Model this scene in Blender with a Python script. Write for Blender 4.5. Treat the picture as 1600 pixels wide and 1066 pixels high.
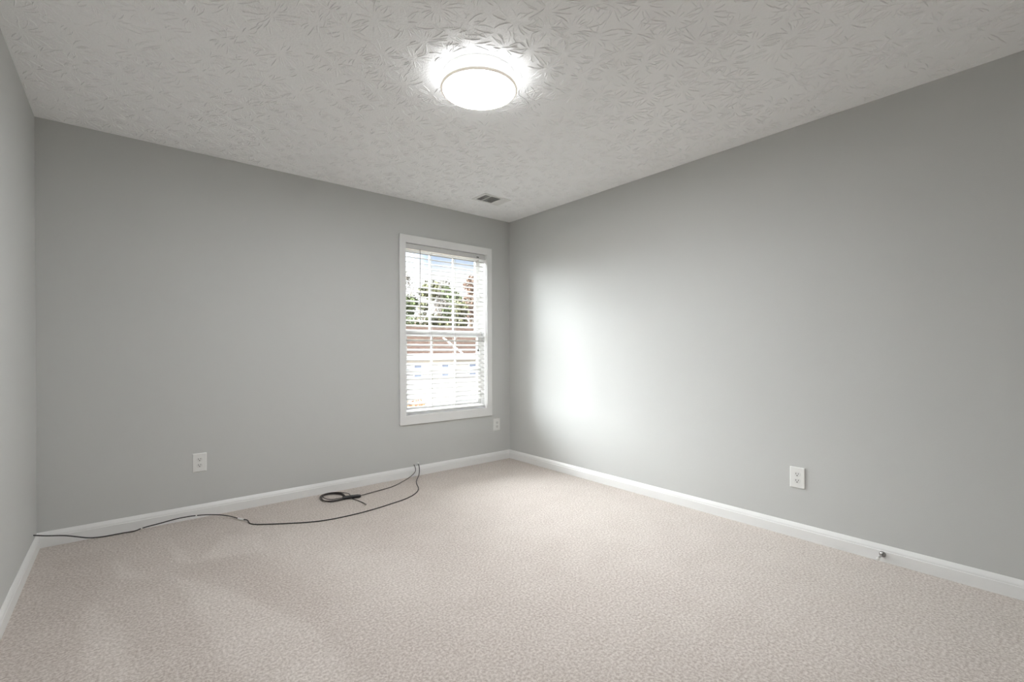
import bpy, bmesh, math, random
from mathutils import Vector, Matrix

for o in list(bpy.data.objects):
    bpy.data.objects.remove(o)
sc = bpy.context.scene
COL = sc.collection
PI = math.pi
random.seed(7)

# ------------------------------------------------------------------ sizes of the room (metres)
W, D, H = 3.463, 5.60, 2.44          # width of window wall, depth (stretched behind the camera to weaken bounce light), ceiling height

# ------------------------------------------------------------------ camera
cd = bpy.data.cameras.new('camera')
cam = bpy.data.objects.new('camera', cd)
COL.objects.link(cam)
fw = Vector((0.63745926, 0.77047523, -0.00368981))
rt = Vector((0.77047343, -0.63746831, -0.00220097))
up = Vector((0.00404793, 0.00143987, 0.99999077))
m = Matrix.Identity(4)
for i in range(3):
    m[i][0], m[i][1], m[i][2] = rt[i], up[i], -fw[i]
m.translation = Vector((0.3882, -3.7439, 1.1153))
cam.matrix_world = m
cd.sensor_fit = 'HORIZONTAL'
cd.sensor_width = 36.0
cd.lens = 36.0 * 729.52 / 1600.0
cd.shift_x = (800 - 798.73) / 1600.0
cd.shift_y = (550.18 - 533.0) / 1600.0
cd.clip_start = 0.02
cd.clip_end = 500
sc.camera = cam

# ------------------------------------------------------------------ view transform, exposure
sc.view_settings.view_transform = 'Standard'
sc.view_settings.look = 'None'
sc.view_settings.gamma = 1.0
sc.view_settings.use_curve_mapping = False
sc.view_settings.exposure = 0.0
sc.cycles.max_bounces = 14
sc.cycles.diffuse_bounces = 8
sc.cycles.transparent_max_bounces = 16
sc.cycles.sample_clamp_indirect = 12.0

# ------------------------------------------------------------------ light: sky (unseen bright lobe added west of the window) and the lamp
SKY_BASE = 0.92
GLOW_STRENGTH = 47.0
GLOW_DIR = Vector((-0.74, 0.60, 0.36)).normalized()
ZENITH = 9.0
LAMP_LENS = 114.0
LAMP_BAND = 6.0

wd = bpy.data.worlds.new('sky')
sc.world = wd
wd.use_nodes = True
nt = wd.node_tree
nt.nodes.clear()
N = nt.nodes.new


def mathn(tree, op, a, b=None, c=None):
    n = tree.nodes.new('ShaderNodeMath')
    n.operation = op
    for i, v in enumerate((a, b, c)):
        if v is None:
            continue
        if isinstance(v, (int, float)):
            n.inputs[i].default_value = v
        else:
            tree.links.new(v, n.inputs[i])
    return n.outputs[0]


def smooth(tree, v, lo, hi, to0=0.0, to1=1.0):
    n = tree.nodes.new('ShaderNodeMapRange')
    n.interpolation_type = 'SMOOTHSTEP'
    n.inputs['From Min'].default_value = lo
    n.inputs['From Max'].default_value = hi
    n.inputs['To Min'].default_value = to0
    n.inputs['To Max'].default_value = to1
    tree.links.new(v, n.inputs['Value'])
    return n.outputs[0]


tc = N('ShaderNodeTexCoord')
sep = N('ShaderNodeSeparateXYZ')
nt.links.new(tc.outputs['Generated'], sep.inputs[0])
dot = N('ShaderNodeVectorMath')
dot.operation = 'DOT_PRODUCT'
nt.links.new(tc.outputs['Generated'], dot.inputs[0])
dot.inputs[1].default_value = GLOW_DIR
noi = N('ShaderNodeTexNoise')
noi.inputs['Scale'].default_value = 5.0
noi.inputs['Detail'].default_value = 5.0
nt.links.new(tc.outputs['Generated'], noi.inputs['Vector'])
zz = mathn(nt, 'ADD', sep.outputs['Z'], mathn(nt, 'MULTIPLY', mathn(nt, 'SUBTRACT', noi.outputs['Fac'], 0.5), 0.10))
bluef = smooth(nt, zz, 0.145, 0.20)
skyc = N('ShaderNodeMixRGB')
skyc.inputs[1].default_value = (1.25, 1.25, 1.24, 1)
skyc.inputs[2].default_value = (0.54, 0.74, 1.05, 1)
nt.links.new(bluef, skyc.inputs[0])
gnd = N('ShaderNodeMixRGB')
gnd.inputs[1].default_value = (0.30, 0.27, 0.22, 1)
nt.links.new(smooth(nt, sep.outputs['Z'], -0.02, 0.01), gnd.inputs[0])
nt.links.new(skyc.outputs[0], gnd.inputs[2])
glow = mathn(nt, 'MULTIPLY', smooth(nt, dot.outputs['Value'], 0.20, 0.72), smooth(nt, sep.outputs['Z'], -0.02, 0.08))
bg1 = N('ShaderNodeBackground')
bg1.inputs['Strength'].default_value = SKY_BASE
nt.links.new(gnd.outputs[0], bg1.inputs['Color'])
bg2 = N('ShaderNodeBackground')
bg2.inputs['Color'].default_value = (0.95, 0.98, 1.0, 1)
high = mathn(nt, 'MULTIPLY', smooth(nt, sep.outputs['Z'], 0.28, 0.60), ZENITH)      # extra brightness added overhead, out of view, to lift the room
nt.links.new(mathn(nt, 'ADD', mathn(nt, 'MULTIPLY', glow, GLOW_STRENGTH), high), bg2.inputs['Strength'])
add = N('ShaderNodeAddShader')
nt.links.new(bg1.outputs[0], add.inputs[0])
nt.links.new(bg2.outputs[0], add.inputs[1])
wo = N('ShaderNodeOutputWorld')
nt.links.new(add.outputs[0], wo.inputs['Surface'])
wd.cycles.sampling_method = 'MANUAL'
wd.cycles.sample_map_resolution = 1024


# ------------------------------------------------------------------ materials
def mat(name, col, rough=0.6, metal=0.0, spec=0.5, noise=None, bump=None, emit=None):
    """noise = (scale, amount) colour variation, bump = (scale, distance, detail)"""
    mt = bpy.data.materials.new(name)
    mt.use_nodes = True
    t = mt.node_tree
    b = t.nodes['Principled BSDF']
    b.inputs['Base Color'].default_value = (*col, 1)
    b.inputs['Roughness'].default_value = rough
    b.inputs['Metallic'].default_value = metal
    b.inputs['Specular IOR Level'].default_value = spec
    tcn = t.nodes.new('ShaderNodeTexCoord')
    if noise:
        nz = t.nodes.new('ShaderNodeTexNoise')
        nz.inputs['Scale'].default_value = noise[0]
        nz.inputs['Detail'].default_value = 4
        t.links.new(tcn.outputs['Object'], nz.inputs['Vector'])
        mx = t.nodes.new('ShaderNodeMixRGB')
        mx.inputs[1].default_value = (*[c * (1 - noise[1]) for c in col], 1)
        mx.inputs[2].default_value = (*[min(1, c * (1 + noise[1])) for c in col], 1)
        t.links.new(nz.outputs['Fac'], mx.inputs[0])
        t.links.new(mx.outputs[0], b.inputs['Base Color'])
    if bump:
        nb = t.nodes.new('ShaderNodeTexNoise')
        nb.inputs['Scale'].default_value = bump[0]
        nb.inputs['Detail'].default_value = bump[2]
        t.links.new(tcn.outputs['Object'], nb.inputs['Vector'])
        bp = t.nodes.new('ShaderNodeBump')
        bp.inputs['Distance'].default_value = bump[1]
        bp.inputs['Strength'].default_value = 1.0
        t.links.new(nb.outputs['Fac'], bp.inputs['Height'])
        t.links.new(bp.outputs[0], b.inputs['Normal'])
    if emit:
        b.inputs['Emission Color'].default_value = (*emit[0], 1)
        b.inputs['Emission Strength'].default_value = emit[1]
    return mt


M = {}
M['wall'] = mat('grey_wall_paint', (0.575, 0.58, 0.568), 0.75, spec=0.25, noise=(3.0, 0.012), bump=(420, 0.0004, 2))
M['ceiling'] = mat('white_ceiling_texture', (0.92, 0.925, 0.925), 0.85, spec=0.2, bump=(110, 0.0025, 5))
M['trim'] = mat('white_trim_paint', (0.80, 0.80, 0.79), 0.40, spec=0.4, noise=(6, 0.01))
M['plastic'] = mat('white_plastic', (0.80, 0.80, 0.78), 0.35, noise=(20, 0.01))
M['plastic_dim'] = mat('white_receptacle_plastic', (0.74, 0.74, 0.72), 0.40, noise=(20, 0.01))
M['dark'] = mat('dark_slot', (0.02, 0.02, 0.02), 0.6, noise=(30, 0.1))
M['vinyl'] = mat('white_window_vinyl', (0.84, 0.84, 0.84), 0.35, noise=(8, 0.01))
M['slat'] = mat('white_faux_wood_slat', (0.64, 0.64, 0.63), 0.45, noise=(30, 0.015))
M['cordw'] = mat('white_blind_cord', (0.72, 0.72, 0.70), 0.8, noise=(90, 0.05))
M['wand'] = mat('grey_clear_wand', (0.30, 0.29, 0.27), 0.25, noise=(40, 0.05))
M['black'] = mat('black_cable_jacket', (0.012, 0.011, 0.011), 0.45, noise=(60, 0.1))
M['brown'] = mat('dark_brown_cable_jacket', (0.045, 0.036, 0.032), 0.45, noise=(60, 0.1))
M['metal'] = mat('nickel_metal', (0.42, 0.41, 0.40), 0.25, metal=1.0, noise=(60, 0.05))
M['duct'] = mat('dark_duct', (0.26, 0.26, 0.26), 0.8, noise=(20, 0.1))
M['vent'] = mat('white_vent_enamel', (0.78, 0.78, 0.765), 0.45, noise=(20, 0.01))
M['ring'] = mat('lamp_rim_added_glow', (0.80, 0.76, 0.70), 0.45, noise=(20, 0.02), emit=((1.0, 0.92, 0.80), 0.32))  # faint emission added to the rim to lift its tone
M['lens'] = mat('glowing_lamp_diffuser', (0.9, 0.9, 0.88), 0.4, emit=((0.97, 0.985, 1.0), LAMP_LENS))
M['band'] = mat('glowing_lamp_side', (0.9, 0.9, 0.88), 0.4, emit=((0.97, 0.985, 1.0), LAMP_BAND))
M['ground'] = mat('leafy_lawn', (0.14, 0.105, 0.065), 0.95, noise=(0.6, 0.5))
M['siding'] = mat('white_siding', (0.42, 0.42, 0.42), 0.7, noise=(2, 0.02))
M['fascia'] = mat('white_fascia', (0.8, 0.8, 0.79), 0.6, noise=(2, 0.02))
M['bark'] = mat('bark', (0.10, 0.075, 0.055), 0.95, noise=(6, 0.3))
M['winglass'] = mat('house_window_glass', (0.16, 0.19, 0.26), 0.08, noise=(1, 0.1))

# roof shingles: courses from a brick texture
rm = mat('brown_roof_shingles', (0.10, 0.065, 0.05), 0.95, spec=0.02)
t = rm.node_tree
br = t.nodes.new('ShaderNodeTexBrick')
br.inputs['Scale'].default_value = 2.2
br.inputs['Color1'].default_value = (0.026, 0.016, 0.012, 1)
br.inputs['Color2'].default_value = (0.044, 0.029, 0.023, 1)
br.inputs['Mortar'].default_value = (0.014, 0.010, 0.008, 1)
tcn = t.nodes.new('ShaderNodeTexCoord')
t.links.new(tcn.outputs['Object'], br.inputs['Vector'])
t.links.new(br.outputs['Color'], t.nodes['Principled BSDF'].inputs['Base Color'])
M['roof'] = rm

# thin window glass
gm = bpy.data.materials.new('clear_window_glass')
gm.use_nodes = True
t = gm.node_tree
t.nodes.clear()
tr = t.nodes.new('ShaderNodeBsdfTransparent')
tr.inputs[0].default_value = (0.97, 0.98, 0.975, 1)
gl = t.nodes.new('ShaderNodeBsdfGlossy')
gl.inputs['Roughness'].default_value = 0.0
fr = t.nodes.new('ShaderNodeFresnel')
fr.inputs[0].default_value = 1.3
mx = t.nodes.new('ShaderNodeMixShader')
t.links.new(fr.outputs[0], mx.inputs[0])
t.links.new(tr.outputs[0], mx.inputs[1])
t.links.new(gl.outputs[0], mx.inputs[2])
t.links.new(mx.outputs[0], t.nodes.new('ShaderNodeOutputMaterial').inputs[0])
M['glass'] = gm

# carpet: tufts of two beige yarns, vacuum tracks held in the 'pile' attribute
cm = bpy.data.materials.new('beige_carpet')
cm.use_nodes = True
t = cm.node_tree
b = t.nodes['Principled BSDF']
b.inputs['Roughness'].default_value = 1.0
b.inputs['Specular IOR Level'].default_value = 0.05
b.inputs['Sheen Weight'].default_value = 0.12
b.inputs['Sheen Roughness'].default_value = 0.5
tcn = t.nodes.new('ShaderNodeTexCoord')


def noise_node(scale, detail, rough=0.6):
    n = t.nodes.new('ShaderNodeTexNoise')
    n.inputs['Scale'].default_value = scale
    n.inputs['Detail'].default_value = detail
    n.inputs['Roughness'].default_value = rough
    t.links.new(tcn.outputs['Object'], n.inputs['Vector'])
    return n.outputs['Fac']


tuft = noise_node(95, 3, 0.65)
big = noise_node(5, 3)
at = t.nodes.new('ShaderNodeAttribute')
at.attribute_name = 'pile'
val = mathn(t, 'ADD', smooth(t, tuft, 0.30, 0.70, -0.5, 0.5), mathn(t, 'MULTIPLY', mathn(t, 'SUBTRACT', big, 0.5), 0.35))
val = mathn(t, 'ADD', mathn(t, 'MULTIPLY', val, 0.80), mathn(t, 'MULTIPLY', at.outputs['Fac'], 0.55))
mx = t.nodes.new('ShaderNodeMixRGB')
t.links.new(mathn(t, 'ADD', val, 0.40), mx.inputs[0])
mx.use_clamp = True
mx.inputs[1].default_value = (0.435, 0.375, 0.335, 1)
mx.inputs[2].default_value = (0.755, 0.70, 0.655, 1)
t.links.new(mx.outputs[0], b.inputs['Base Color'])
bp = t.nodes.new('ShaderNodeBump')
bp.inputs['Distance'].default_value = 0.005
bp.inputs['Strength'].default_value = 0.8
t.links.new(tuft, bp.inputs['Height'])
t.links.new(bp.outputs[0], b.inputs['Normal'])
M['carpet'] = cm


def leaf_mat(name, c1, c2):
    mt = mat(name, c1, 0.9, spec=0.06)
    t = mt.node_tree
    nz = t.nodes.new('ShaderNodeTexNoise')
    nz.inputs['Scale'].default_value = 0.9
    nz.inputs['Detail'].default_value = 6
    nz.inputs['Roughness'].default_value = 0.8
    tcn = t.nodes.new('ShaderNodeTexCoord')
    t.links.new(tcn.outputs['Object'], nz.inputs['Vector'])
    mx = t.nodes.new('ShaderNodeMixRGB')
    mx.inputs[1].default_value = (*c1, 1)
    mx.inputs[2].default_value = (*c2, 1)
    t.links.new(smooth(t, nz.outputs['Fac'], 0.35, 0.65), mx.inputs[0])
    t.links.new(mx.outputs[0], t.nodes['Principled BSDF'].inputs['Base Color'])
    return mt


# ------------------------------------------------------------------ mesh helpers
class MB:
    def __init__(self):
        self.v, self.f = [], []

    def add(self, vs, fs):
        k = len(self.v)
        self.v += [tuple(p) for p in vs]
        self.f += [tuple(i + k for i in q) for q in fs]
        return self

    def box(self, x0, x1, y0, y1, z0, z1, mtx=None):
        vs = [Vector((x, y, z)) for z in (z0, z1) for y in (y0, y1) for x in (x0, x1)]
        if mtx is not None:
            vs = [mtx @ p for p in vs]
        return self.add(vs, [(0, 2, 3, 1), (4, 5, 7, 6), (0, 1, 5, 4), (2, 6, 7, 3), (0, 4, 6, 2), (1, 3, 7, 5)])

    def tube(self, pts, r, n=8, caps=True):
        pts = [Vector(p) for p in pts]
        rr = r if isinstance(r, (list, tuple)) else [r] * len(pts)
        k = len(pts)
        vs, fs = [], []
        prev = None
        for i, p in enumerate(pts):
            d = (pts[min(i + 1, k - 1)] - pts[max(i - 1, 0)]).normalized()
            a = prev if prev is not None else (Vector((0, 0, 1)) if abs(d.z) < 0.9 else Vector((1, 0, 0)))
            s = (a - d * a.dot(d)).normalized()
            prev = s
            q = d.cross(s)
            for j in range(n):
                an = 2 * PI * j / n
                vs.append(p + (s * math.cos(an) + q * math.sin(an)) * rr[i])
        for i in range(k - 1):
            for j in range(n):
                fs.append((i * n + j, i * n + (j + 1) % n, (i + 1) * n + (j + 1) % n, (i + 1) * n + j))
        if caps:
            fs.append(tuple(reversed(range(n))))
            fs.append(tuple((k - 1) * n + j for j in range(n)))
        return self.add(vs, fs)

    def lathe(self, prof, n=48, mtx=None):
        """prof: list of (r, z); r = 0 ends are closed"""
        vs, fs = [], []
        rows = []
        for r, z in prof:
            if r < 1e-7:
                rows.append([len(vs)])
                vs.append(Vector((0, 0, z)))
            else:
                rows.append(list(range(len(vs), len(vs) + n)))
                vs += [Vector((r * math.cos(2 * PI * j / n), r * math.sin(2 * PI * j / n), z)) for j in range(n)]
        for a, b in zip(rows, rows[1:]):
            for j in range(n):
                j2 = (j + 1) % n
                if len(a) == 1 and len(b) == 1:
                    continue
                if len(a) == 1:
                    fs.append((a[0], b[j2], b[j]))
                elif len(b) == 1:
                    fs.append((a[j], a[j2], b[0]))
                else:
                    fs.append((a[j], a[j2], b[j2], b[j]))
        if mtx is not None:
            vs = [mtx @ p for p in vs]
        return self.add(vs, fs)

    def build(self, name, material, parent=None, smooth_ang=None, bevel=None, loc=None):
        me = bpy.data.meshes.new(name)
        me.from_pydata(self.v, [], self.f)
        bm = bmesh.new()
        bm.from_mesh(me)
        bmesh.ops.recalc_face_normals(bm, faces=bm.faces)
        bm.to_mesh(me)
        bm.free()
        me.materials.append(material)
        o = bpy.data.objects.new(name, me)
        COL.objects.link(o)
        if parent is not None:
            o.parent = parent
        if loc is not None:
            o.location = loc
        if smooth_ang is not None:
            for p in me.polygons:
                p.use_smooth = True
            me.set_sharp_from_angle(angle=math.radians(smooth_ang))
        if bevel:
            bv = o.modifiers.new('bevel', 'BEVEL')
            bv.width = bevel
            bv.segments = 2
            bv.limit_method = 'ANGLE'
            bv.angle_limit = math.radians(40)
        return o


def thing(name, label, cat, loc=(0, 0, 0), group=None, rotz=0.0):
    o = bpy.data.objects.new(name, None)
    COL.objects.link(o)
    o.empty_display_size = 0.05
    o.location = loc
    o.rotation_euler = (0, 0, rotz)
    o['label'] = label
    o['category'] = cat
    if group:
        o['group'] = group
    return o


def structure(o, label=None):
    o['kind'] = 'structure'
    if label:
        o['label'] = label
    return o


def spline(pts, per=8):
    """Catmull-Rom through pts"""
    P = [Vector(p) for p in pts]
    P = [P[0] * 2 - P[1]] + P + [P[-1] * 2 - P[-2]]
    out = []
    for i in range(1, len(P) - 2):
        a, b, c, d = P[i - 1:i + 3]
        for k in range(per):
            s = k / per
            out.append(0.5 * (2 * b + (c - a) * s + (2 * a - 5 * b + 4 * c - d) * s * s + (3 * b - a - 3 * c + d) * s ** 3))
    out.append(P[-2])
    return out


# ================================================================== THE ROOM SHELL
# --- floor: carpet grid with vacuum tracks
TRACKS_LIGHT = [
    [(0.588, -0.315), (0.576, -0.708), (0.672, -0.788)],
    [(0.344, -0.485), (0.357, -0.75), (0.47, -0.845)],
    [(0.846, -0.456), (0.693, -0.776), (0.999, -0.877), (0.997, -0.929), (1.02, -0.60)],
    [(0.556, -0.865), (0.608, -1.226), (0.64, -1.619), (0.691, -1.959), (0.989, -2.208), (0.983, -1.824), (0.762, -1.239)],
    [(0.273, -0.987), (0.256, -1.202), (0.367, -1.277)],
    [(1.062, -0.462), (0.992, -0.924), (1.132, -1.346), (1.27, -1.916), (1.519, -1.922), (1.535, -1.518), (1.457, -1.017), (1.34, -0.681)],
    [(0.258, -1.21), (0.262, -1.6), (0.41, -1.71), (0.37, -1.29)],
]
TRACKS_DARK = [
    [(0.70, -0.80), (0.59, -0.86), (0.78, -1.22), (0.98, -1.80), (1.10, -1.60), (0.97, -0.95)],
    [(0.10, -0.30), (0.30, -0.30), (0.32, -0.80), (0.22, -1.15), (0.08, -0.9)],
]


def sdist(poly, x, y):
    ins, dm = False, 1e9
    n = len(poly)
    for i in range(n):
        x0, y0 = poly[i]
        x1, y1 = poly[(i + 1) % n]
        if (y0 > y) != (y1 > y) and x < (x1 - x0) * (y - y0) / (y1 - y0) + x0:
            ins = not ins
        dx, dy = x1 - x0, y1 - y0
        s = max(0, min(1, ((x - x0) * dx + (y - y0) * dy) / (dx * dx + dy * dy)))
        dm = min(dm, math.hypot(x - x0 - s * dx, y - y0 - s * dy))
    return dm if ins else -dm


nx, ny = 260, 420
vs, fs, pile = [], [], []
for j in range(ny + 1):
    for i in range(nx + 1):
        x, y = W * i / nx, -D * j / ny
        vs.append((x, y, 0.0))
        p = 0.0
        for q, poly in enumerate(TRACKS_LIGHT if y > -2.6 and x < 2.0 else ()):
            p += 0.28 * max(0, min(1, 0.5 + sdist(poly, x, y) / (0.30 if q == 5 else 0.045)))
        for poly in (TRACKS_DARK if y > -2.4 and x < 1.7 else ()):
            p -= 0.13 * max(0, min(1, 0.5 + sdist(poly, x, y) / 0.08))
        pile.append(max(-0.4, min(0.5, p)))
for j in range(ny):
    for i in range(nx):
        a = j * (nx + 1) + i
        fs.append((a, a + nx + 1, a + nx + 2, a + 1))
k = len(vs)
vs += [(0, 0, -0.1), (W, 0, -0.1), (W, -D, -0.1), (0, -D, -0.1)]
fs.append((k, k + 1, k + 2, k + 3))
me = bpy.data.meshes.new('floor')
me.from_pydata(vs, [], fs)
at = me.attributes.new('pile', 'FLOAT', 'POINT')
at.data.foreach_set('value', pile + [0.0] * 4)
me.materials.append(M['carpet'])
floor = bpy.data.objects.new('floor', me)
COL.objects.link(floor)
structure(floor, 'beige cut-pile carpet with vacuum tracks')

# --- ceiling: slab with the stomped brush texture (real ridges radiating from each stomp)
cb = MB()
LX, LY, LR = 1.712, -1.905, 0.183         # lamp position, radius
cb.box(0, W, -D, 0, H, H + 0.12)
rng = random.Random(11)
step = 0.155
row = 0
yy = -D + 0.04
while yy < 0.02:
    xx = 0.02 + (step / 2 if row % 2 else 0)
    while xx < W:
        cx, cy = xx + rng.uniform(-.05, .05), yy + rng.uniform(-.05, .05)
        n = rng.randint(18, 27)
        rot = rng.random() * 6.28
        for q in range(n):
            if rng.random() < 0.14:
                continue
            a = rot + 2 * PI * (q + rng.uniform(-.45, .45)) / n
            r0 = rng.uniform(0.012, 0.045)
            r1 = r0 + rng.uniform(0.035, 0.095)
            bend = rng.uniform(-.35, .35)
            wdt = rng.uniform(0.0016, 0.0036)
            hgt = rng.uniform(0.0015, 0.0044)
            st = []
            for s in (0, .25, .6, .85, 1):
                r = r0 + (r1 - r0) * s
                aa = a + bend * s * s
                st.append((cx + r * math.cos(aa), cy + r * math.sin(aa), aa))
            if not all(0.006 < p[0] < W - .006 and -D + .006 < p[1] < -0.006 for p in st):
                continue
            if any(math.hypot(p[0] - LX, p[1] - LY) < LR for p in st):
                continue
            if any(2.71 < p[0] < 3.03 and -.585 < p[1] < -.365 for p in st):
                continue
            V = [(st[0][0], st[0][1], H)]
            for (x, y, aa), ww in zip(st[1:4], (.85, 1, .7)):
                px, py = -math.sin(aa) * wdt * ww, math.cos(aa) * wdt * ww
                V += [(x - px, y - py, H), (x - px * .45, y - py * .45, H - hgt * ww),
                      (x + px * .45, y + py * .45, H - hgt * ww), (x + px, y + py, H)]
            V.append((st[4][0], st[4][1], H))
            F = [(0, 1, 2), (0, 2, 3), (0, 3, 4)]
            for b0 in (1, 5):
                F += [(b0 + i, b0 + 4 + i, b0 + 5 + i, b0 + 1 + i) for i in range(3)]
            F += [(13, 10, 9), (13, 11, 10), (13, 12, 11)]
            cb.add(V, F)
        xx += step
    yy += step * 0.87
    row += 1
me = bpy.data.meshes.new('ceiling')
me.from_pydata(cb.v, [], cb.f)
me.update()
me.materials.append(M['ceiling'])
for p in me.polygons:
    p.use_smooth = p.index >= 6
ceil = bpy.data.objects.new('ceiling', me)
COL.objects.link(ceil)
structure(ceil, 'white ceiling with stomped brush texture')

# --- walls
T = 0.14
OX0, OX1, OZ0, OZ1 = 2.274, 3.166, 0.534, 2.074     # rough opening for the window
wb = MB()
xs = (0, OX0, OX1, W)
zs = (0, OZ0, OZ1, H)
for Y, flip in ((0, 0), (T, 1)):
    k = len(wb.v)
    wb.v += [(x, Y, z) for z in zs for x in xs]
    for r in range(3):
        for c in range(3):
            if r == 1 and c == 1:
                continue
            a = k + r * 4 + c
            wb.f.append((a, a + 1, a + 5, a + 4))
ring_in = [5, 6, 10, 9]
for a, b in zip(ring_in, ring_in[1:] + ring_in[:1]):
    wb.f.append((a, b, b + 16, a + 16))
outer = [0, 1, 2, 3, 7, 11, 15, 14, 13, 12, 8, 4]
for a, b in zip(outer, outer[1:] + outer[:1]):
    wb.f.append((a, b, b + 16, a + 16))
structure(wb.build('wall_back', M['wall']), 'grey painted wall with the window')
structure(MB().box(-T, 0, -D, T, -0.1, H + .12).build('wall_left', M['wall']), 'grey painted wall at left')
structure(MB().box(W, W + T, -D, T, -0.1, H + .12).build('wall_right', M['wall']), 'grey painted wall at right')
structure(MB().box(-T, W + T, -D - T, -D, -0.1, H + .12).build('wall_front', M['wall']), 'grey painted wall facing the window')  # unseen, set farther back so less light bounces near the camera

# --- baseboards: moulded profile (distance from wall, height), mitred in the corners
PROF = [(0, 0), (.014, 0), (.014, .055), (.0115, .0585), (.0118, .0610), (.0090, .0715), (.0082, .0725), (.0045, .0830), (.002, .0865), (0, .0865)]


def baseboard(name, fn, L, label):
    b = MB()
    n = len(PROF)
    for end in (0, 1):
        for d, z in PROF:
            s = d if end == 0 else L - d
            b.v.append(fn(s, d, z))
    for i in range(n):
        j = (i + 1) % n
        b.f.append((i, j, n + j, n + i))
    b.f.append(tuple(range(n)))
    b.f.append(tuple(reversed(range(n, 2 * n))))
    return structure(b.build(name, M['trim'], smooth_ang=35), label)


baseboard('baseboard_back', lambda s, d, z: (s, -d, z), W, 'white baseboard under the window wall')
baseboard('baseboard_right', lambda s, d, z: (W - d, -s, z), D, 'white baseboard along the right wall')
baseboard('baseboard_left', lambda s, d, z: (d, -s, z), D, 'white baseboard along the left wall')

# ================================================================== THE WINDOW
win = bpy.data.objects.new('window_1', None)
COL.objects.link(win)
structure(win, 'white double-hung window in the grey wall')


def frame(x0, x1, z0, z1, l, r, b, t_, y0, y1):
    """mitred rectangular frame: outer box minus inner box"""
    f = MB()
    o = [(x0, z0), (x1, z0), (x1, z1), (x0, z1)]
    i = [(x0 + l, z0 + b), (x1 - r, z0 + b), (x1 - r, z1 - t_), (x0 + l, z1 - t_)]
    for y in (y0, y1):
        f.v += [(x, y, z) for x, z in o] + [(x, y, z) for x, z in i]
    for k in range(4):
        j = (k + 1) % 4
        f.f += [(k, j, 4 + j, 4 + k), (8 + k, 12 + k, 12 + j, 8 + j), (k, 8 + k, 8 + j, j), (4 + k, 4 + j, 12 + j, 12 + k)]
    return f


frame(2.222, 3.224, .462, 2.131, .059, .063, .082, .070, -.018, 0.0).build('casing', M['trim'], win, bevel=.003)
frame(OX0, OX1, OZ0, OZ1, .010, .010, .010, .010, -.001, .145).build('jamb', M['vinyl'], win)
JX0, JX1, JZ0, JZ1 = OX0 + .010, OX1 - .010, OZ0 + .010, OZ1 - .010
# fixed tracks at both sides
GX0, GX1 = 2.336, 3.110


def sash(name, z0, z1, b, t_, y0, y1):
    s = frame(JX0 + .004, JX1 - .004, z0, z1, GX0 - JX0 - .004, JX1 - .004 - GX1, b, t_, y0, y1).build(name, M['vinyl'], win, bevel=.003)
    ym = (y0 + y1) / 2
    mb = MB()
    gz0, gz1 = z0 + b, z1 - t_
    for k in (1, 2):
        x = GX0 + (GX1 - GX0) * k / 3
        mb.box(x - .0065, x + .0065, ym - .009, ym + .009, gz0, gz1)
    zc = (gz0 + gz1) / 2
    mb.box(GX0, GX1, ym - .0088, ym + .0088, zc - .009, zc + .009)
    mb.build('muntin_grid', M['vinyl'], s)
    MB().box(GX0 - .006, GX1 + .006, ym - .002, ym + .002, gz0 - .006, gz1 + .006).build('glass', M['glass'], s)
    return s


lower = sash('lower_sash', JZ0 + .002, 1.285, .058, .042, .070, .100)
sash('upper_sash', 1.245, JZ1 - .002, .062, .050, .104, .134)
lk = MB().box(2.70, 2.74, .068, .096, 1.285, 1.292)
lk.lathe([(0, .0), (.012, 0), (.012, .010), (0, .012)], 16, Matrix.Translation((2.72, .083, 1.292)))
lk.build('sash_lock', M['vinyl'], lower)

# ================================================================== THE BLIND
SX0, SX1 = JX0 + .006, JX1 - .006
bl = thing('window_blind', 'white horizontal slat blind with open slats hanging inside the window casing', 'blind', (0, 0, 0))
MB().box(SX0, SX1, .012, .062, 2.022, JZ1 - .0006).build('headrail', M['slat'], bl, bevel=.002)
va = MB().box(SX0 - .003, SX1 + .003, -.004, .004, 2.013, JZ1 - .0065).build('valance', M['slat'], bl, bevel=.002)
PITCH, TILT = .0435, math.radians(22)
NSL = 32
z_top = 1.990
mslat = MB()
hw, ht = .025, .0015
prof = []
for k in range(9):                               # slightly crowned slat
    u = -1 + 2 * k / 8
    prof.append((u * hw, .0022 * (1 - u * u) + ht * math.sqrt(max(0.05, 1 - u ** 8))))
for k in range(9):
    u = 1 - 2 * k / 8
    prof.append((u * hw, .0022 * (1 - u * u) - ht * math.sqrt(max(0.05, 1 - u ** 8))))
R = Matrix.Rotation(TILT, 3, 'X')
for X in (SX0, SX1):
    mslat.v += [tuple(R @ Vector((X, a, b_))) for a, b_ in prof]
n = len(prof)
for i in range(n):
    j = (i + 1) % n
    mslat.f.append((i, j, n + j, n + i))
mslat.f += [tuple(range(n)), tuple(reversed(range(n, 2 * n)))]
slat0 = mslat.build('slat', M['slat'], bl, smooth_ang=50)
slat0.location = (0, .034, z_top)
for k in range(1, NSL):
    s = slat0.copy()
    COL.objects.link(s)
    s.location = (0, .034, z_top - PITCH * k)
    s.parent = bl
zb = z_top - PITCH * NSL
MB().box(SX0, SX1, -.024, .024, -.008, .008, Matrix.Translation((0, .034, zb - .026)) @ Matrix.Rotation(TILT, 4, 'X')).build('bottom_rail', M['slat'], bl, bevel=.003)
for x in (2.553, 2.808, 3.090):                  # ladder cords, front and rear, with a rung under each slat
    l = MB()
    for y in (.0085, .0595):
        l.tube([(x, y, zb - .014), (x, y, 2.02)], .0011, 6)
    l.tube([(x + .012, .034, zb - .014), (x + .012, .034, 2.02)], .0009, 6)
    l.build('ladder_cord', M['cordw'], bl)
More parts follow.
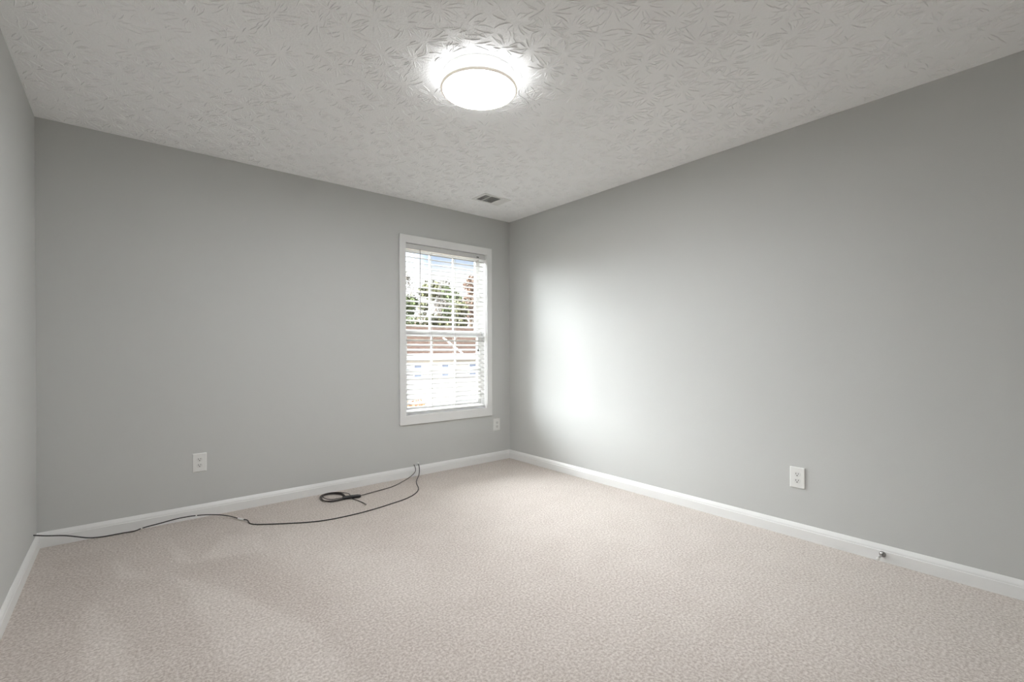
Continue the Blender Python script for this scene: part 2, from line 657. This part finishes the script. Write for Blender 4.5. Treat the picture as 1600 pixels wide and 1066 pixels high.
w = MB().tube([(2.424, -.006, 2.018), (2.424, -.010, 2.004), (2.424, -.010, 1.400)], [.0028, .0032, .0038], 8).build('tilt_wand', M['wand'], bl, smooth_ang=40)
MB().lathe([(0, 0), (.005, .002), (.006, .010), (.003, .016), (0, .017)], 12, Matrix.Translation((2.424, -.010, 1.388))).build('wand_tip', M['wand'], w, smooth_ang=40)
lc = MB()
for dx in (-.003, .003):
    lc.tube([(3.058 + dx, -.005, 2.03), (3.058 + dx, -.008, 2.0), (3.058 + dx * .3, -.008, 1.135)], .0011, 6)
lc = lc.build('lift_cord', M['cordw'], bl)
MB().lathe([(0, 0), (.007, .001), (.0075, .010), (.004, .026), (0, .030)], 14, Matrix.Translation((3.058, -.008, 1.105))).build('tassel', M['dark'], lc, smooth_ang=50)
MB().box(3.045, 3.071, -.0065, -.003, 2.024, 2.033).build('cord_lock', M['dark'], bl, bevel=.001)

# ================================================================== CEILING LAMP AND VENT
lamp = thing('ceiling_light', 'round flush-mount ceiling lamp, lit, with a glowing white drum', 'ceiling light', (LX, LY, H))
MB().lathe([(0, 0), (.174, 0), (.176, -.003), (.176, -.017), (.172, -.020), (0, -.020)], 72).build('mounting_plate', M['trim'], lamp, smooth_ang=40)
MB().lathe([(.170, -.020), (.181, -.021), (.184, -.025), (.184, -.062), (.178, -.062), (.176, -.026), (.170, -.020)], 72).build('side_diffuser', M['band'], lamp, smooth_ang=40)
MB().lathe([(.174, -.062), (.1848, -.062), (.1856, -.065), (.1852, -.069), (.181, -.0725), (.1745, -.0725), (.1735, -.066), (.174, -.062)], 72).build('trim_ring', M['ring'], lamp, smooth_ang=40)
MB().lathe([(.1738, -.0640), (.1738, -.0715), (.150, -.0745), (.090, -.0775), (0, -.0785), (0, -.070), (.10, -.066), (.1738, -.0640)], 72).build('lens', M['lens'], lamp, smooth_ang=40)

VX0, VX1, VY0, VY1 = 2.726, 3.015, -.575, -.378
vt = thing('ceiling_vent', 'white three-section air vent set in the ceiling in front of the window', 'vent', ((VX0 + VX1) / 2, (VY0 + VY1) / 2, H))
vw, vh = (VX1 - VX0) / 2, (VY1 - VY0) / 2
fb = MB()
secs = [(-vw + .028, -.060), (-.052, .052), (.060, vw - .028)]
yb = vh - .026
xsv = [-vw, secs[0][0], secs[0][1], secs[1][0], secs[1][1], secs[2][0], secs[2][1], vw]
fb.box(-vw, vw, -vh, -yb, -.006, 0).box(-vw, vw, yb, vh, -.006, 0)
for a, c in ((0, 1), (2, 3), (4, 5), (6, 7)):
    fb.box(xsv[a], xsv[c], -yb, yb, -.006, 0)
fb.build('vent_frame', M['vent'], vt, bevel=.0015)
MB().box(secs[0][0], secs[2][1], -yb, yb, -.0012, -.0002).build('duct_opening', M['duct'], vt)
for si, (a, c) in enumerate(secs):
    lv = MB()
    if si == 1:
        n = 13
        for k in range(n):
            y = -yb + (k + .5) * 2 * yb / n
            lv.box(a, c, -.0034, .0034, -.0003, .0003, Matrix.Translation((0, y, -.0035)) @ Matrix.Rotation(math.radians(36), 4, 'X'))
    else:
        n = 5
        for k in range(n):
            x = a + (k + .5) * (c - a) / n
            ang = -48 if si == 0 else 30
            lv.box(-.0038, .0038, -yb, yb, -.0003, .0003, Matrix.Translation((x, 0, -.0035)) @ Matrix.Rotation(math.radians(ang), 4, 'Y'))
    lv.build('louvre', M['vent'], vt)


# ================================================================== WALL OUTLETS
def outlet(label, loc, rotz):
    r = thing('wall_outlet', label, 'electrical outlet', loc, 'duplex wall outlets', rotz)
    # local frame: plate in the x-z plane, facing -y
    pl = MB()
    w2, h2 = .0405, .062
    o = [(-w2, -h2), (w2, -h2), (w2, h2), (-w2, h2)]
    for y, k in ((0, 1.0), (-.003, 1.0), (-.0062, .90), ):
        dx = (1 - k) * .04
        pl.v += [(x - math.copysign(dx, x), y, z - math.copysign(dx, z)) for x, z in o]
    for lv in (0, 4):
        for i in range(4):
            j = (i + 1) % 4
            pl.f.append((lv + i, lv + j, lv + 4 + j, lv + 4 + i))
    pl.f += [(0, 1, 2, 3), (8, 11, 10, 9)]
    pl.build('cover_plate', M['plastic'], r, bevel=.001)
    for zc in (.0195, -.0195):
        rc = MB()
        pts = []
        for k in range(32):
            a = 2 * PI * k / 32
            pts.append((max(-.0165, min(.0165, .0172 * math.cos(a))), max(-.0138, min(.0138, .0172 * math.sin(a)))))
        n = len(pts)
        rc.v += [(x, -.0060, zc + z) for x, z in pts] + [(x, -.0078, zc + z) for x, z in pts]
        for i in range(n):
            j = (i + 1) % n
            rc.f.append((i, j, n + j, n + i))
        rc.f += [tuple(range(n)), tuple(range(n, 2 * n))]
        q = rc.build('receptacle', M['plastic_dim'], r)
        s = MB()
        s.box(-.0078, -.0050, -.0081, -.0070, zc - .0005, zc + .0085)
        s.box(.0050, .0075, -.0081, -.0070, zc + .0005, zc + .0080)
        s.lathe([(0, 0), (.0032, 0), (.0032, .0011), (0, .0011)], 14, Matrix.Translation((0, -.0070, zc - .0065)) @ Matrix.Rotation(PI / 2, 4, 'X'))
        s.build('contact_slots', M['dark'], q)
    MB().lathe([(0, 0), (.0035, 0), (.0030, .0012), (0, .0014)], 14, Matrix.Translation((0, -.0060, 0)) @ Matrix.Rotation(PI / 2, 4, 'X')).build('screw', M['plastic_dim'], r, smooth_ang=40)
    return r


outlet('white outlet on the back wall, left of the window, above the baseboard', (.7705, 0, .3685), 0)
outlet('white outlet below the window corner, next to the room corner', (3.292, 0, .3635), 0)
outlet('white outlet on the right-hand wall', (W, -2.693, .356), -PI / 2)

# ================================================================== DOOR STOP
ds = thing('door_stop', 'small metal door stop with white tip on the right baseboard', 'door stop', (W - .014, -3.10, .040))
MY = Matrix.Rotation(-PI / 2, 4, 'Y')      # local +z -> -x
MB().lathe([(0, 0), (.0150, 0), (.0150, .003), (.011, .008), (.005, .011), (0, .011)], 24, MY).build('mounting_disc', M['metal'], ds, smooth_ang=40)
MB().tube([(-.008, 0, 0), (-.030, .001, -.001), (-.066, .004, -.005)], .0042, 12).build('rod', M['metal'], ds, smooth_ang=40)
MB().tube([(-.064, .004, -.0048), (-.066, .004, -.005), (-.078, .005, -.0065), (-.080, .005, -.007)], [.005, .0075, .0075, .005], 14).build('rubber_tip', M['plastic'], ds, smooth_ang=40)

# ================================================================== CABLES
R1 = .0033
cab1 = [(-.002, -.13, .114), (.054, -.10, .088), (.104, -.075, .069), (.142, -.06, .052), (.215, -.05, .020), (.252, -.045, .011),
        (.295, -.045, .007), (.38, -.05, .008), (.429, -.05, .006), (.472, -.05, .016), (.555, -.06, .027), (.653, -.07, .039),
        (.759, -.08, .037), (.859, -.11, .026), (.925, -.16, .014), (.969, -.251, .010), (.999, -.300, .010), (1.010, -.375, .004),
        (1.094, -.452, .0045), (1.293, -.575, .0045), (1.42, -.618, .0045), (1.566, -.628, .0045), (1.72, -.615, .0045), (1.864, -.585, .0045), (2.012, -.544, .0045),
        (2.121, -.477, .0045), (2.199, -.384, .005), (2.248, -.267, .005), (2.284, -.190, .004), (2.325, -.125, .004), (2.356, -.085, .008), (2.387, -.050, .029),
        (2.402, -.026, .062), (2.402, -.018, .088), (2.401, .0, .104)]
p1 = spline(cab1, 7)
c1 = thing('cable', 'long black cable running from the left corner along the carpet', 'cable', (.0, -.13, .114), 'black cables on the carpet')


def local(pts, o):
    l = Vector(o.location)
    return [Vector(p) - l for p in pts]


MB().tube(local(p1, c1), R1, 10).build('cable_jacket', M['black'], c1, smooth_ang=60)
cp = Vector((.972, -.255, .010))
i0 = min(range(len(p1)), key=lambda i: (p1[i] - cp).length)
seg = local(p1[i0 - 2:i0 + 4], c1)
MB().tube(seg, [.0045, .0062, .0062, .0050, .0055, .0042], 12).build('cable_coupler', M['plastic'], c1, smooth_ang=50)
for q in ((.462, -.05, .0145), (.742, -.079, .0375)):  # pale rings in place of glints on the cable jacket
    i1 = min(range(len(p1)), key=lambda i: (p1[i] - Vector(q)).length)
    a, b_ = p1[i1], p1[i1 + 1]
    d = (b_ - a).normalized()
    MB().tube(local([a - d * .004, a + d * .004], c1), .0038, 10).build('cable_glint', M['plastic'], c1)

R2 = .0030
tail = [(2.362, .0, .101), (2.361, -.014, .094), (2.364, -.027, .066), (2.343, -.05, .046), (2.268, -.10, .026), (2.151, -.155, .010), (2.045, -.20, .005),
        (1.895, -.231, .005), (1.80, -.262, .009), (1.758, -.284, .014)]
c2 = thing('cable', 'dark cable from the wall under the window ending in a bundled coil beside the baseboard', 'cable', (1.60, -.16, 0), 'black cables on the carpet')
co = MB()
co.tube(local(spline(tail, 8), c2), R2, 10)
mid, endw = Vector((1.675, -.262, .012)), Vector((1.754, -.288, .012))
for k in range(3):                               # loops of the coil, gathered into the bundle
    o = (k - 1) * .0050
    zz = .005 + .0030 * k
    lp = [endw + Vector((0, o * .8, zz - .012)), mid + Vector((0, o * 1.2, zz - .012)), Vector((1.600 + o, -.266 + o, zz)),
          Vector((1.540 - o, -.252 + o, zz)), Vector((1.514 - o, -.200, zz)), Vector((1.522 - o, -.120 + o, zz + .002)), Vector((1.566, -.074 + o, zz + .003)),
          Vector((1.624 + o, -.084 + o, zz + .003)), Vector((1.668 + o, -.140 + o, zz + .002)), Vector((1.668 + o, -.205, zz + .001)), mid + Vector((-.01, -o, zz - .010)), endw + Vector((0, -o, zz - .010))]
    co.tube(local(spline(lp, 7), c2), R2, 8)
big = [mid + Vector((.0, .005, .006)), Vector((1.600, -.258, .018)), Vector((1.548, -.235, .017)), Vector((1.528, -.17, .017)), Vector((1.548, -.095, .018)), Vector((1.610, -.082, .019)),
       Vector((1.674, -.132, .019)), Vector((1.708, -.190, .017)), Vector((1.700, -.232, .017)), mid + Vector((.02, .012, .010))]
co.tube(local(spline(big, 7), c2), R2, 8)
co.build('cable_jacket', M['brown'], c2, smooth_ang=60)
bw = [Vector((1.635, -.262, .013)), Vector((1.66, -.263, .014)), Vector((1.70, -.272, .014)), Vector((1.74, -.283, .014)), Vector((1.762, -.290, .013))]
MB().tube(local(bw, c2), [.011, .013, .014, .013, .010], 12).build('bundle_wrap', M['black'], c2, smooth_ang=50)
fe = [(1.682, -.272, .010), (1.700, -.318, .007), (1.716, -.380, .005), (1.723, -.435, .005), (1.7215, -.470, .006)]
MB().tube(local(spline(fe, 6), c2), R2, 8).build('loose_end', M['brown'], c2, smooth_ang=60)
MB().tube(local([(1.7215, -.468, .006), (1.7210, -.474, .0065), (1.7200, -.490, .007), (1.7198, -.494, .007)], c2), [.004, .0055, .0055, .0018], 12).build('connector', M['metal'], c2, smooth_ang=40)
gt = MB().lathe([(.0035, 0), (.0095, 0), (.0095, .002), (.007, .006), (.0035, .007), (.0035, 0)], 20, Matrix.Translation((2.402, 0, .106)) @ Matrix.Rotation(PI / 2, 4, 'X')).build('wall_grommet', M['plastic'], smooth_ang=40)
gt['label'] = 'tiny white plastic bushing where the long cable enters the wall below the window'
gt['category'] = 'grommet'

# ================================================================== OUTSIDE
GZ = -2.9
structure(MB().add([(-60, 1.5, GZ), (120, 1.5, GZ), (120, 160, GZ), (-60, 160, GZ)], [(0, 1, 2, 3)]).build('ground', M['ground']), 'leaf-strewn lawn outside')


def gable_roof(x0, x1, y0, y1, ze, zr, over=.35, th=.16):
    """ridge along x"""
    ym = (y0 + y1) / 2
    sl = (zr - ze) / (ym - y0)
    a, b_ = y0 - over, y1 + over
    za = ze - sl * over
    r = MB()
    for X in (x0 - over, x1 + over):
        r.v += [(X, a, za), (X, ym, zr), (X, b_, za), (X, b_, za - th), (X, ym, zr - th), (X, a, za - th)]
    for i in range(6):
        j = (i + 1) % 6
        r.f.append((i, j, 6 + j, 6 + i))
    r.f += [tuple(range(6)), tuple(reversed(range(6, 12)))]
    return r, a, b_, za, ym


def house_window(par, x0, x1, y, z0, z1):
    f = frame(x0, x1, z0, z1, .05, .05, .05, .05, y - .06, y + .02).build('window', M['fascia'], par)
    MB().box(x0 + .05, x1 - .05, y - .02, y + .0, z0 + .05, z1 - .05).build('pane', M['winglass'], f)


hs = thing('house', 'white-sided neighbouring house with brown shingle roof seen through the blind', 'house', (20, 28, GZ))


def hb(mb):
    mb.v = [(x - 20, y - 28, z - GZ) for x, y, z in mb.v]
    return mb


def walls(x0, x1, y0, y1, ze, zr):
    ym = (y0 + y1) / 2
    b_ = MB()
    for X in (x0, x1):
        b_.v += [(X, y0, GZ), (X, y1, GZ), (X, y1, ze), (X, ym, zr), (X, y0, ze)]
    b_.f += [(0, 1, 2, 3, 4), (9, 8, 7, 6, 5), (0, 4, 9, 5), (1, 6, 7, 2), (0, 5, 6, 1)]
    return b_


hb(walls(14.5, 28, 26, 34, .80, 2.95)).build('wall', M['siding'], hs)
hb(walls(11.0, 17.35, 22.6, 26.8, .80, 1.80)).build('wing_wall', M['siding'], hs)
for (x0, x1, y0, y1, ze, zr, nm) in ((14.5, 28, 26, 34, .95, 3.15, 'roof'), (11.0, 17.35, 22.6, 26.8, 1.02, 1.97, 'wing_roof')):
    r, a, b_, za, ym = gable_roof(x0, x1, y0, y1, ze, zr)
    ro = hb(r).build(nm, M['roof'], hs)
    fa = MB().box(x0 - .4, x1 + .4, a - .05, a, za - .22, za + .02)
    hb(fa).build('fascia', M['fascia'], ro)
    for X in (x0 - .43, x1 + .35):
        vg = MB()
        for ya in (a, b_):
            vg.add([(X, ya, za - .20), (X + .08, ya, za - .20), (X + .08, ym, zr - .20), (X, ym, zr - .20),
                    (X, ya, za + .05), (X + .08, ya, za + .05), (X + .08, ym, zr + .05), (X, ym, zr + .05)],
                   [(0, 1, 2, 3), (4, 5, 6, 7), (0, 1, 5, 4), (2, 3, 7, 6), (0, 3, 7, 4), (1, 2, 6, 5)])
        hb(vg).build('verge_board', M['fascia'], ro)


def hwin(x0, x1, y, z0, z1):
    f = frame(x0, x1, z0, z1, .05, .05, .05, .05, y - .06, y + .02)
    f = hb(f).build('window', M['fascia'], hs)
    hb(MB().box(x0 + .05, x1 - .05, y - .03, y - .01, z0 + .05, z1 - .05)).build('pane', M['winglass'], f)


hwin(14.25, 14.85, 22.6, -.60, .30)
hwin(16.25, 16.85, 22.6, -.62, .26)
hwin(20.75, 21.45, 26.0, -.80, .15)


# --- trees beyond the house
def blob_tree(name, label, cat, x, y, h, crown, leafm, nleaf, size, seed, trunk=True, sparse=1.0, base=0.18, group=None):
    r = thing(name, label, cat, (x, y, GZ), group)
    g = random.Random(seed)
    if trunk:
        tb = MB()
        tb.tube([(0, 0, 0), (.1, .05, h * .35), (0, .1, h * .75)], [.28, .2, .07], 8)
        for k in range(7):
            a = g.random() * 6.28
            z0 = h * g.uniform(.3, .65)
            tb.tube([(0, 0, z0), (math.cos(a) * crown * .4, math.sin(a) * crown * .4, z0 + h * .12), (math.cos(a) * crown * .75, math.sin(a) * crown * .75, z0 + h * .25)], [.10, .06, .02], 6)
        tb.build('trunk', M['bark'], r)
    lf = MB()
    blobs = []
    for k in range(16):
        a = g.random() * 6.28
        zz = g.uniform(base, .93)
        rad = crown * (1.0 if zz < .6 else 1.0 - (zz - .6) * 1.6) * g.uniform(.1, .75)
        blobs.append((math.cos(a) * rad, math.sin(a) * rad, zz * h, crown * g.uniform(.28, .5)))
    for k in range(nleaf):
        bx, by, bz, bs = blobs[g.randrange(len(blobs))]
        u = Vector((g.gauss(0, 1), g.gauss(0, 1), g.gauss(0, .8))).normalized() * bs * g.uniform(.55, 1.0) ** sparse
        c = Vector((bx, by, bz)) + u
        if c.z < 0.05:
            continue
        n_ = Vector((g.gauss(0, 1), g.gauss(0, 1), g.gauss(0, 1))).normalized()
        s1 = n_.orthogonal().normalized() * size * g.uniform(.6, 1.3)
        s2 = n_.cross(s1).normalized() * size * g.uniform(.35, .7)
        lf.add([c - s1, c + s2 * .9, c + s1, c - s2 * .9 + n_ * size * .15], [(0, 1, 2), (0, 2, 3)])
    me = bpy.data.meshes.new('foliage')
    me.from_pydata(lf.v, [], lf.f)
    me.materials.append(leafm)
    o = bpy.data.objects.new('foliage', me)
    COL.objects.link(o)
    o.parent = r
    return r


LM = {
    'yellow': leaf_mat('yellow_leaves', (0.159, 0.128, 0.061), (0.088, 0.085, 0.040)),
    'green': leaf_mat('green_leaves', (0.059, 0.071, 0.033), (0.031, 0.040, 0.018)),
    'olive': leaf_mat('olive_leaves', (0.095, 0.095, 0.048), (0.046, 0.047, 0.029)),
    'grey': leaf_mat('grey_brown_leaves', (0.116, 0.108, 0.097), (0.064, 0.058, 0.050)),
    'red': leaf_mat('rusty_leaves', (0.136, 0.085, 0.065), (0.094, 0.074, 0.058)),
    'orange': leaf_mat('orange_leaves', (0.279, 0.156, 0.089), (0.200, 0.106, 0.058)),
    'dark': leaf_mat('dark_hedge_leaves', (0.034, 0.034, 0.025), (0.018, 0.020, 0.014)),
}
TG = 'trees beyond the house'
for nm, lab, x, y, h, cr, lk_, n_, sz, sd in [
    ('tree', 'yellowing tree at the left edge of the window view', 24.5, 47.5, 13.4, 2.4, 'yellow', 2600, .22, 1),
    ('tree', 'grey-brown tree rising behind the yellowing tree at left', 29.0, 54.0, 14.8, 2.6, 'grey', 1900, .20, 2),
    ('tree', 'olive green tree in the middle of the window view', 26.6, 42.2, 12.0, 2.0, 'olive', 2800, .22, 3),
    ('tree', 'dark green tree right of the middle behind the roof', 32.0, 46.5, 12.9, 2.4, 'green', 3000, .22, 4),
    ('tree', 'tall sparse rusty tree at the right edge of the window view', 30.8, 40.3, 13.2, 1.5, 'red', 2400, .18, 5),
    ('tree', 'green tree low at left behind the brown roof', 23.5, 41.0, 9.8, 2.4, 'green', 2600, .22, 6),
    ('tree', 'lower olive tree just behind the brown roof', 27.0, 36.7, 9.3, 1.7, 'olive', 2600, .22, 8),
    ('tree', 'grey-green tree far back in the middle of the tree line', 34.5, 52.0, 14.0, 3.2, 'grey', 2400, .24, 9),
]:
    blob_tree(nm, lab, 'tree', x, y, h, cr, LM[lk_], n_, sz, sd, group=TG)
blob_tree('shrub', 'orange autumn shrub low at the left of the window view', 'shrub', 13.1, 20.3, .95, 1.2, LM['orange'], 1500, .09, 21, trunk=False, base=.3)
blob_tree('shrub', 'dark evergreen shrub low at the right of the window view', 'shrub', 18.3, 20.6, 1.25, .6, LM['dark'], 1400, .08, 22, trunk=False, base=.25)
